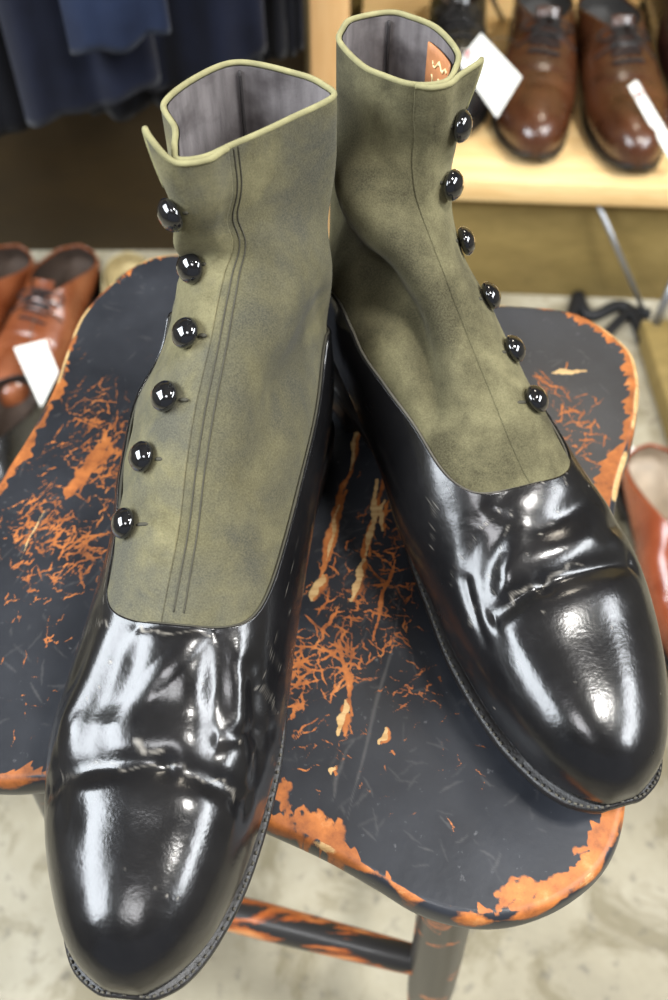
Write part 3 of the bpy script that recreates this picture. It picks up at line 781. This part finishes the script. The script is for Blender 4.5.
# ------------------------------------------------------------------ low lace-up shoes
LOW = mod(BASE, {5: {3: -.004}, 6: {3: -.007}, 7: {3: -.009, 2: -.006}, 8: {3: -.013, 2: .004}, 9: {3: -.019, 2: .008}, 10: {3: -.024, 2: .010},
                 11: {3: -.034, 2: .006}, 12: {3: -.04, 2: .006}, 13: {3: -.05}, })
LOW[12][0] = .001; LOW[13][0] = .006
def cutc(ph):
    a = np.abs(np.mod(np.asarray(ph)+pi, 2*pi)-pi)
    return np.interp(a, [0, .25, .5, .8, 1.2, 1.7, 2.3, pi], [8.7, 8.75, 9.1, 9.7, 10.5, 11.3, 11.9, 12.25])
def quart(ph):
    a = np.abs(np.mod(np.asarray(ph)+pi, 2*pi)-pi)
    return np.interp(a, [0, .2, .55, .9, 1.2, 1.6, 2.2, pi], [6.0, 6.05, 5.95, 6.3, 7.2, 8.3, 9.6, 10.4])
def low_shoe(label, toe, heading, mat, lin, side=1, scale=1., cap=True, laces=True, group=None, cat='shoe', name='lace_up_shoe', z=0., sole_m=None, stretch=1.):
    """toe = (x,y) of the toe tip, heading = angle of the toe direction in plan"""
    root = empty(name)
    tag(root, label, cat, group)
    last = Last(LOW)
    last.disp = lerp_disp([(4.6, -.9, 4.7, .9, -.0016, .13), (5.4, -.8, 5.5, .8, -.0012, .12)])
    n1, n2 = 90, 110
    o, _, _ = patch('upper', last, side, 0., cutc, -pi, pi, n1, n2, mat, root, off=.001, closed=True)
    s_ = o.modifiers.new('thickness', 'SOLIDIFY'); s_.thickness = .0022; s_.offset = -1
    patch('lining', last, side, 5.5, lambda p: cutc(p)-.03, -pi, pi, 40, 90, lin, root, off=-.0016, closed=True)
    V = place(last.P(np.full(60, 9.2), np.linspace(-pi, pi, 60, endpoint=False), -.002), side)
    # inner floor of the shoe
    k = np.linspace(6, 11.2, 24); kk = crom(last.K, k)
    fl = np.concatenate([np.stack([kk[:, 0]+.004, kk[:, 4]+kk[:, 5]*.78, kk[:, 1]+.010], 1), np.stack([kk[:, 0]+.004, kk[:, 4]-kk[:, 6]*.78, kk[:, 1]+.010], 1)])
    mesh('insole', place(fl, side), gridfaces(2, 24), lin, root)
    for sg in (1, -1):
        f = lambda p, sg=sg: quart(p)
        patch('quarter', last, side, f, lambda p: cutc(p)+.02, sg*.20, sg*(pi-.02), 40, 60, mat, root, off=lambda t, p: .0026*np.ones_like(t), thick=.0018)
    patch('tongue', last, side, 7.1, 9.6, -.34, .34, 24, 14, mat, root, off=lambda t, p: -.0004+.004*sm(8.6, 9.6, t), thick=.002)
    if cap:
        mb = MB(); p_ = np.linspace(-1.75, 1.75, 80); mb.tube(place(last.P(3.55+.25*np.cos(p_), p_, .0012), side), .0009, 6); mb.build('toe_cap_seam', mat, o)
    if laces:
        mb = MB()
        for tt in np.linspace(6.4, 8.6, 6):
            p_ = np.linspace(-.36, .36, 14); mb.tube(place(last.P(np.full(14, tt)+.06*np.sin(p_*6), p_, .0048), side), .0021, 6)
        c0 = last.P(np.array(8.6), np.array(0.), .0065)
        for sg in (1, -1):
            u = np.linspace(0, 1, 26)
            lp = np.stack([c0[0]+.010*np.sin(2*pi*u)*1.0+.012*u*(1-u), c0[1]+sg*(.030*np.sin(pi*u)), c0[2]-.014*np.sin(pi*u)+.002], 1); mb.tube(place(lp, side), .0014, 6)
            u = np.linspace(0, 1, 16)
            lp = np.stack([c0[0]+.035*u+.01*np.sin(4*u), c0[1]+sg*(.036*u), c0[2]-.028*u**1.4+.004], 1); mb.tube(place(lp, side), .0013, 6)
        mb.build('lace', M['lace'], root)
    make_sole(last, side, root, sole_m or M['sole'], welt=False, thick=.009)
    root.scale = (scale, scale*stretch, scale)
    # local -y = toe; toe tip local (0, -.15)
    rz = heading+pi/2
    tip = np.array([-(-.15)*sin(rz)*1.0, -.15*cos(rz)])*scale
    tl = np.array([sin(rz)*.15, -cos(rz)*.15])*scale*stretch
    root.location = (toe[0]-tl[0], toe[1]-tl[1], z); root.rotation_euler = (0, 0, rz)
    return root
def heading(h, t): d = np.asarray(t)[:2]-np.asarray(h)[:2]; return math.atan2(d[1], d[0])
SH = .21
def shoe_px(label, toe_px, heel_px, z, *a, **k):
    t = at(*toe_px, z); h = at(*heel_px, z+.066)
    if 0: print('SHOE', label[:40], 'len', np.linalg.norm(t[:2]-h[:2]))
    return low_shoe(label, t, heading(h, t), *a, z=z, **k)
shoe_px('brown leather lace-up shoe on the pine shelf with a square white tag', (535, 172), (542, -14), SH, M['brown'], M['greylin'], side=-1, group='brown shoes on the shelf', stretch=1.0, scale=1.06)
shoe_px('brown leather lace-up shoe on the pine shelf with a narrow tag along its side', (631, 183), (600, -12), SH, M['brown'], M['greylin'], side=1, group='brown shoes on the shelf', stretch=1.0, scale=1.06)
shoe_px('black leather lace-up shoe on the shelf half hidden behind the boot top', (446, 146), (462, -30), SH, M['black'], M['shoelin'], side=1, group='dark shoes on the shelf', stretch=1.0)
shoe_px('dark cherry black shoe at the far right end of the shelf', (702, 140), (668, -40), SH, M['oxblood'], M['shoelin'], side=1, group='dark shoes on the shelf', stretch=1.0)
shoe_px('tan leather shoe on the floor with a cream tag across its toe', (12, 424), (70, 262), 0, M['tan'], M['shoelin'], side=-1, stretch=.9, group='tan shoes on the floor')
shoe_px('tan leather shoe cut by the photo edge, beside the tagged tan shoe', (-84, 416), (18, 248), 0, M['tan'], M['shoelin'], side=1, stretch=.9, group='tan shoes on the floor')
shoe_px('glossy black shoe on the floor in front of the tan pair', (-58, 612), (-12, 448), 0, M['black'], M['shoelin'], side=1)
shoe_px('reddish tan leather shoe with pale lining on the floor beside the stool', (708, 706), (664, 488), 0, M['red'], M['redlin'], side=1, laces=False, name='slip_on_shoe')
shoe_px('pale beige suede shoe on the floor mostly hidden behind the stool', (132, 420), (126, 262), 0, M['pale'], M['pale'], side=1, scale=.85, laces=False, name='slip_on_shoe')

# ------------------------------------------------------------------ rack: shelf, post, boards
a, b_ = at(450, 179, SH), at(668, 187, SH)
d = (b_-a)[:2]; d /= np.linalg.norm(d); yaw = math.atan2(d[1], d[0]); nrm = np.array([-d[1], d[0]])
p0 = a[:2]-d*.125; ln = .95
mb = MB(); c = p0+d*ln/2+nrm*.22; mb.box((c[0], c[1], SH-.0165), (ln, .44, .033), yaw, .003)
tag(mb.build('pine_shelf', M['pine']), 'low pale pine shelf board holding the brown lace-up shoes', 'shelf')
pt = at_y(330, 60, a[1]+.09)
mb = MB(); mb.box((pt[0], pt[1], .55), (.045, .045, 1.1), yaw, .003)
tag(mb.build('pine_post', M['pine2']), 'upright pine post of the rack rising behind the boot tops', 'post')
# brown board under the shelf
e = p0+d*(ln/2)+nrm*.035
mb = MB(); mb.box((e[0], e[1], (SH-.034)/2), (ln-.04, .018, SH-.034), yaw, .002)
tag(mb.build('kick_board', M['panel']), 'brown wooden board closing the space under the pine shelf', 'board')
wl = at(60, 256, 0)[1]+.02
mb = MB(); mb.box((pt[0]-.03-.55, wl, .45), (1.1, .018, .9), 0, .002)
tag(mb.build('back_board', M['darkp']), 'dark brown wooden board behind the tan shoes under the hanging clothes', 'board')
mb = MB(); q = p0+d*(ln/2)+nrm*.47; mb.box((q[0], q[1], .55), (ln+.1, .018, 1.1), yaw, .002)
tag(mb.build('rack_back_board', M['wallw']), 'tan wooden board standing behind the shoes on the shelf', 'board')
# garment rail and hanging clothes
gy = wl-.10
mb = MB(); mb.tube([(pt[0], gy, .86), (pt[0]-1.15, gy, .86)], .013, 14)
tag(mb.build('garment_rail', M['steel']), 'steel rail above the frame carrying the navy clothes', 'rail')
def garment(label, x0, x1, hem0, hem1, y, thick, mat, seed, name='hanging_jacket', fold=.006, nfold=1.6, cuff=True):
    """a flattened cloth tube hanging from the rail; hem0/hem1 = hem heights at its two sides"""
    r = np.random.default_rng(seed); na, nz = 90, 46; V = []; ph = r.uniform(0, 6, 4)
    for i in range(nz):
        w = i/(nz-1)
        for j in range(na):
            an = 2*pi*j/na; s = cos(an); sx = np.sign(s)*abs(s)**.8
            u = .5+.5*sx; hem = hem0+(hem1-hem0)*u
            z = .86+.012-(.86+.012-hem)*w
            top = 1-sm(.0, .10, w)
            wd = (x1-x0)/2*(1-.12*(1-w)); cx = (x0+x1)/2
            f = fold*w*(sin(u*nfold*2*pi+ph[0]+1.2*w)+.5*sin(u*nfold*4.3*pi+ph[1]))
            yy = y+np.sign(sin(an))*abs(sin(an))**.7*thick*.5*(1-.4*top)+f
            V.append((cx+sx*wd, yy, z+.004*sin(u*11+ph[2])*w))
    o = mesh(name, V, gridfaces(nz, na, True)+[list(range(na))], mat)
    m_ = o.modifiers.new('cloth', 'SOLIDIFY'); m_.thickness = .003
    tag(o, label, 'clothing', 'navy clothes on the rail')
    if cuff:
        for w in (.93, .975):
            i = int(w*(nz-1)); ring = [V[i*na+j] for j in range(na)]+[V[i*na]]
            mb = MB(); mb.tube(np.array(ring)+np.array([0, -.0004, 0]), .0012, 5, cap=False); mb.build('hem_stitching', mat, o)
    return o
def gx(u, v, y): return at_y(u, v, y)
def G(label, u0, v0, u1, v1, dy, *a, **k):
    A, B = gx(u0, v0, gy+dy), gx(u1, v1, gy+dy)
    garment(label, A[0], B[0], A[2], B[2], gy+dy, *a, **k)
G('nearly black garment hanging lowest at the far left end', -60, 150, 46, 108, .00, .05, M['ink'], 1)
G('navy jacket with a slanting hem hanging above the tan shoes', 28, 118, 158, 78, -.065, .042, M['navy'], 2)
G('lighter denim blue garment with a stitched hem overlapping the slanting navy jacket', 72, 50, 168, 30, -.118, .028, M['navy2'], 3, nfold=1.2, fold=.004)
G('black garment hanging between the navy jackets', 92, 112, 172, 98, .058, .034, M['ink'], 4)
G('wide navy jacket hanging behind the left boot top', 150, 84, 264, 52, .0, .045, M['navy'], 5, nfold=1.4, fold=.006)
G('dark navy garment hanging next to the pine post', 252, 56, 302, 44, .058, .034, M['ink'], 6, nfold=2)

# ------------------------------------------------------------------ small things
def card(name, label, quad, mat, thick=.0006, curl=0.):
    """a thin paper tag from four corner points"""
    A, B, C, D = [np.array(p, float) for p in quad]; n = np.cross(B-A, D-A); n /= np.linalg.norm(n)
    m = 12; V = []
    for k_ in (1, -1):
        for i in range(m):
            for j in range(m):
                u, v = i/(m-1), j/(m-1)
                p = (A*(1-u)+B*u)*(1-v)+(D*(1-u)+C*u)*v
                V.append(p+n*(k_*thick/2+curl*4*v*(1-v)))
    ids = np.arange(m*m).reshape(m, m); Fc = gridfaces(m, m)+[[x+m*m for x in f[::-1]] for f in gridfaces(m, m)]
    loop = list(ids[0])+list(ids[1:, -1])+list(ids[-1, ::-1][1:])+list(ids[::-1, 0][1:])
    Fc += [[loop[k], loop[k]+m*m, loop[k+1]+m*m, loop[k+1]] for k in range(len(loop)-1)]
    o = mesh(name, V, Fc, mat, smooth=False); tag(o, label, 'tag'); return o, n
def disc(name, c, n, r, mat, parent):
    n = n/np.linalg.norm(n); ux = np.cross(n, [0.3, .2, 1]); ux /= np.linalg.norm(ux); uy = np.cross(n, ux); k = 24
    V = [c+n*h+ux*rr*cos(2*pi*j/k)+uy*rr*sin(2*pi*j/k) for h, rr in ((0, r), (.0005, r), (.0005, r*.35), (0, r*.35)) for j in range(k)]
    return mesh(name, V, gridfaces(4, k, True), mat, parent)
yt = 1.0
quad = [at_y(460, 56, yt), at_y(482, 33, yt-.005), at_y(522, 78, yt-.03), at_y(497, 118, yt-.03)]
quad = [at_y(458, 62, yt), at_y(481, 33, yt), at_y(522, 77, yt-.035), at_y(497, 118, yt-.035)]
cd, n = card('price_tag', 'white card tag with a red spot before the brown shelf shoe', quad, M['paper'])
cc = at_y(471, 55, yt-.001)
if n @ (np.array([0, 0, CAMZ])-cc) < 0: n = -n
disc('red_spot', cc+n*.0022, n, .0052, M['stamp'], cd)
mb = MB(); s0 = at_y(471, 55, yt)+n*.002; s1 = at(516, 42, SH+.088); u = np.linspace(0, 1, 16)[:, None]
mb.tube(s0*(1-u)+s1*u+np.array([0, 0, .012])*np.sin(u*pi), .0006, 6); mb.build('string', M['threadL'], cd)
A = at(628, 86, SH+.092); B = at(637, 80, SH+.098); C = at(684, 158, SH+.034); D = at(674, 166, SH+.030)
cd2, n = card('price_tag', 'long narrow cream tag hanging down the side of the brown shoe', [A, B, C, D], M['paper'], curl=.004)
if n @ (np.array([0, 0, CAMZ])-A) < 0: n = -n
disc('red_spot', (A+B)/2*.86+(C+D)/2*.14+n*.0025, n, .0035, M['stamp'], cd2)
A = at(14, 348, .090); B = at(45, 340, .090); C = at(58, 372, .080); D = at(41, 407, .072)
cd3, n = card('price_tag', 'cream card tag lying over the toe of the tan shoe', [A, B, C, D], M['paper'])
mb = MB(); u = np.linspace(0, 1, 14)[:, None]; mb.tube((A+B)/2*(1-u)+at(38, 312, .092)*u+np.array([0, 0, .006])*np.sin(u*pi), .0006, 6); mb.build('string', M['threadL'], cd3)
# steel rods
p, q = at(599, 206, SH-.04), at(646, 316, .004)
mb = MB(); mb.tube([p, q], .0035, 12); tag(mb.build('steel_rod', M['steel']), 'thin grey steel rod slanting from the shelf edge down to the floor', 'rod')
p, q = at(482, -22, SH+.12), at(503, 20, SH+.004)
mb = MB(); mb.tube([p, q], .0035, 12); tag(mb.build('steel_rod', M['steel']), 'short grey steel rod behind the shoes on the shelf', 'rod')
# pine foot of the rack running forward on the floor
p, q = at(656, 322, .03), at(698, 452, .03)
d2 = (q-p)[:2]; L2 = np.linalg.norm(d2); c = (p+q)/2
foot = empty('floor_beam'); tag(foot, 'brown wooden floor beam of the rack at the right edge of the photo', 'beam')
mb = MB(); mb.box((c[0], c[1], .0175), (L2, .042, .035), math.atan2(d2[1], d2[0]), .003); mb.build('plank', M['panel'], foot)
p, q = at(655, 326, .03), at(676, 276, .10); mb = MB(); mb.tube([p, (p+q)/2, q], .006, 10); mb.build('steel_bracket', M['steel'], foot)
# black strap loops on the floor
u = np.linspace(0, 1, 60)
pts = np.array([at(545+u_*95+8*sin(u_*9), 326-22*sin(u_*pi*1.1)*1.0+(10*sin(u_*14)), .008) for u_ in u])
mb = MB(); mb.tube(pts, .0085, 10)
pts = np.array([at(588+u_*62, 336-26*u_+6*sin(u_*7), .008) for u_ in u]); mb.tube(pts, .0075, 10)
tag(mb.build('strap', M['strap']), 'black strap lying in loops on the floor under the shelf', 'strap')
A, B, C, D = at(598, 462, .001), at(622, 440, .001), at(655, 462, .001), at(634, 492, .001)
o, n = card('paper_card', 'white paper card on the floor beyond the corner of the stool', [A, B, C, D], M['paper']); o['category'] = 'paper'

# ------------------------------------------------------------------ the room
mb = MB(); mb.box((0, .4, -.05), (6, 6, .1), 0, .001); tag(mb.build('floor', M['floor'], smooth=False), kind='structure')
mb = MB(); mb.box((0, 3.0, 1.3), (6, .1, 2.6), 0, .001); tag(mb.build('wall_back', M['wallw'], smooth=False), kind='structure')
mb = MB(); mb.box((0, .4, 2.65), (6, 6, .1), 0, .001); tag(mb.build('ceiling', M['ceil'], smooth=False), kind='structure')
mb = MB(); mb.box((-3.05, .4, 1.3), (.1, 6, 2.6), 0, .001); tag(mb.build('wall_left', M['paintw'], smooth=False), kind='structure')
mb = MB(); mb.box((3.05, .4, 1.3), (.1, 6, 2.6), 0, .001); tag(mb.build('wall_right', M['paintw'], smooth=False), kind='structure')

# ------------------------------------------------------------------ light
wd = bpy.data.worlds.new('World'); SC.world = wd; wd.use_nodes = True
wd.node_tree.nodes['Background'].inputs[0].default_value = (.80, .86, 1, 1); wd.node_tree.nodes['Background'].inputs[1].default_value = .14
def area(name, loc, target, sx, sy, power, col):
    l = bpy.data.lights.new(name, 'AREA'); l.shape = 'RECTANGLE'; l.size = sx; l.size_y = sy; l.energy = power; l.color = col
    o = bpy.data.objects.new(name, l); COL.objects.link(o); o.location = loc
    from mathutils import Vector
    o.rotation_euler = (Vector(target)-Vector(loc)).to_track_quat('-Z', 'Y').to_euler(); return o
area('window_light', (-1.5, .0, 1.75), (0, .2, .5), 1.5, .8, 52, (.88, .94, 1))
area('window_light', (1.5, -.05, 1.85), (.05, .25, .5), 1.4, .45, 34, (.92, .96, 1))
area('ceiling_light', (-.4, -.75, 2.55), (-.1, .2, .5), .6, .6, 12, (.97, .97, 1))
area('ceiling_light', (.85, .0, 2.55), (.2, .4, .3), .35, .25, 26, (1, .98, .94))
area('ceiling_light', (.6, 1.7, 2.5), (.6, 1.1, 0), .3, .3, 6, (1, .9, .74))

# ------------------------------------------------------------------ camera
cam = bpy.data.cameras.new('Camera'); co = bpy.data.objects.new('Camera', cam); COL.objects.link(co)
cam.sensor_fit = 'VERTICAL'; cam.sensor_height = 24; cam.lens = F*24/1000; cam.clip_start = .02
co.location = (0, 0, CAMZ); co.rotation_euler = (pi/2-TH, 0, 0)
cam.dof.use_dof = True; cam.dof.focus_distance = .41; cam.dof.aperture_fstop = 5.6
SC.camera = co
vs = SC.view_settings; vs.view_transform = 'Standard'; vs.look = 'None'; vs.gamma = 1; vs.use_curve_mapping = False; vs.exposure = .6
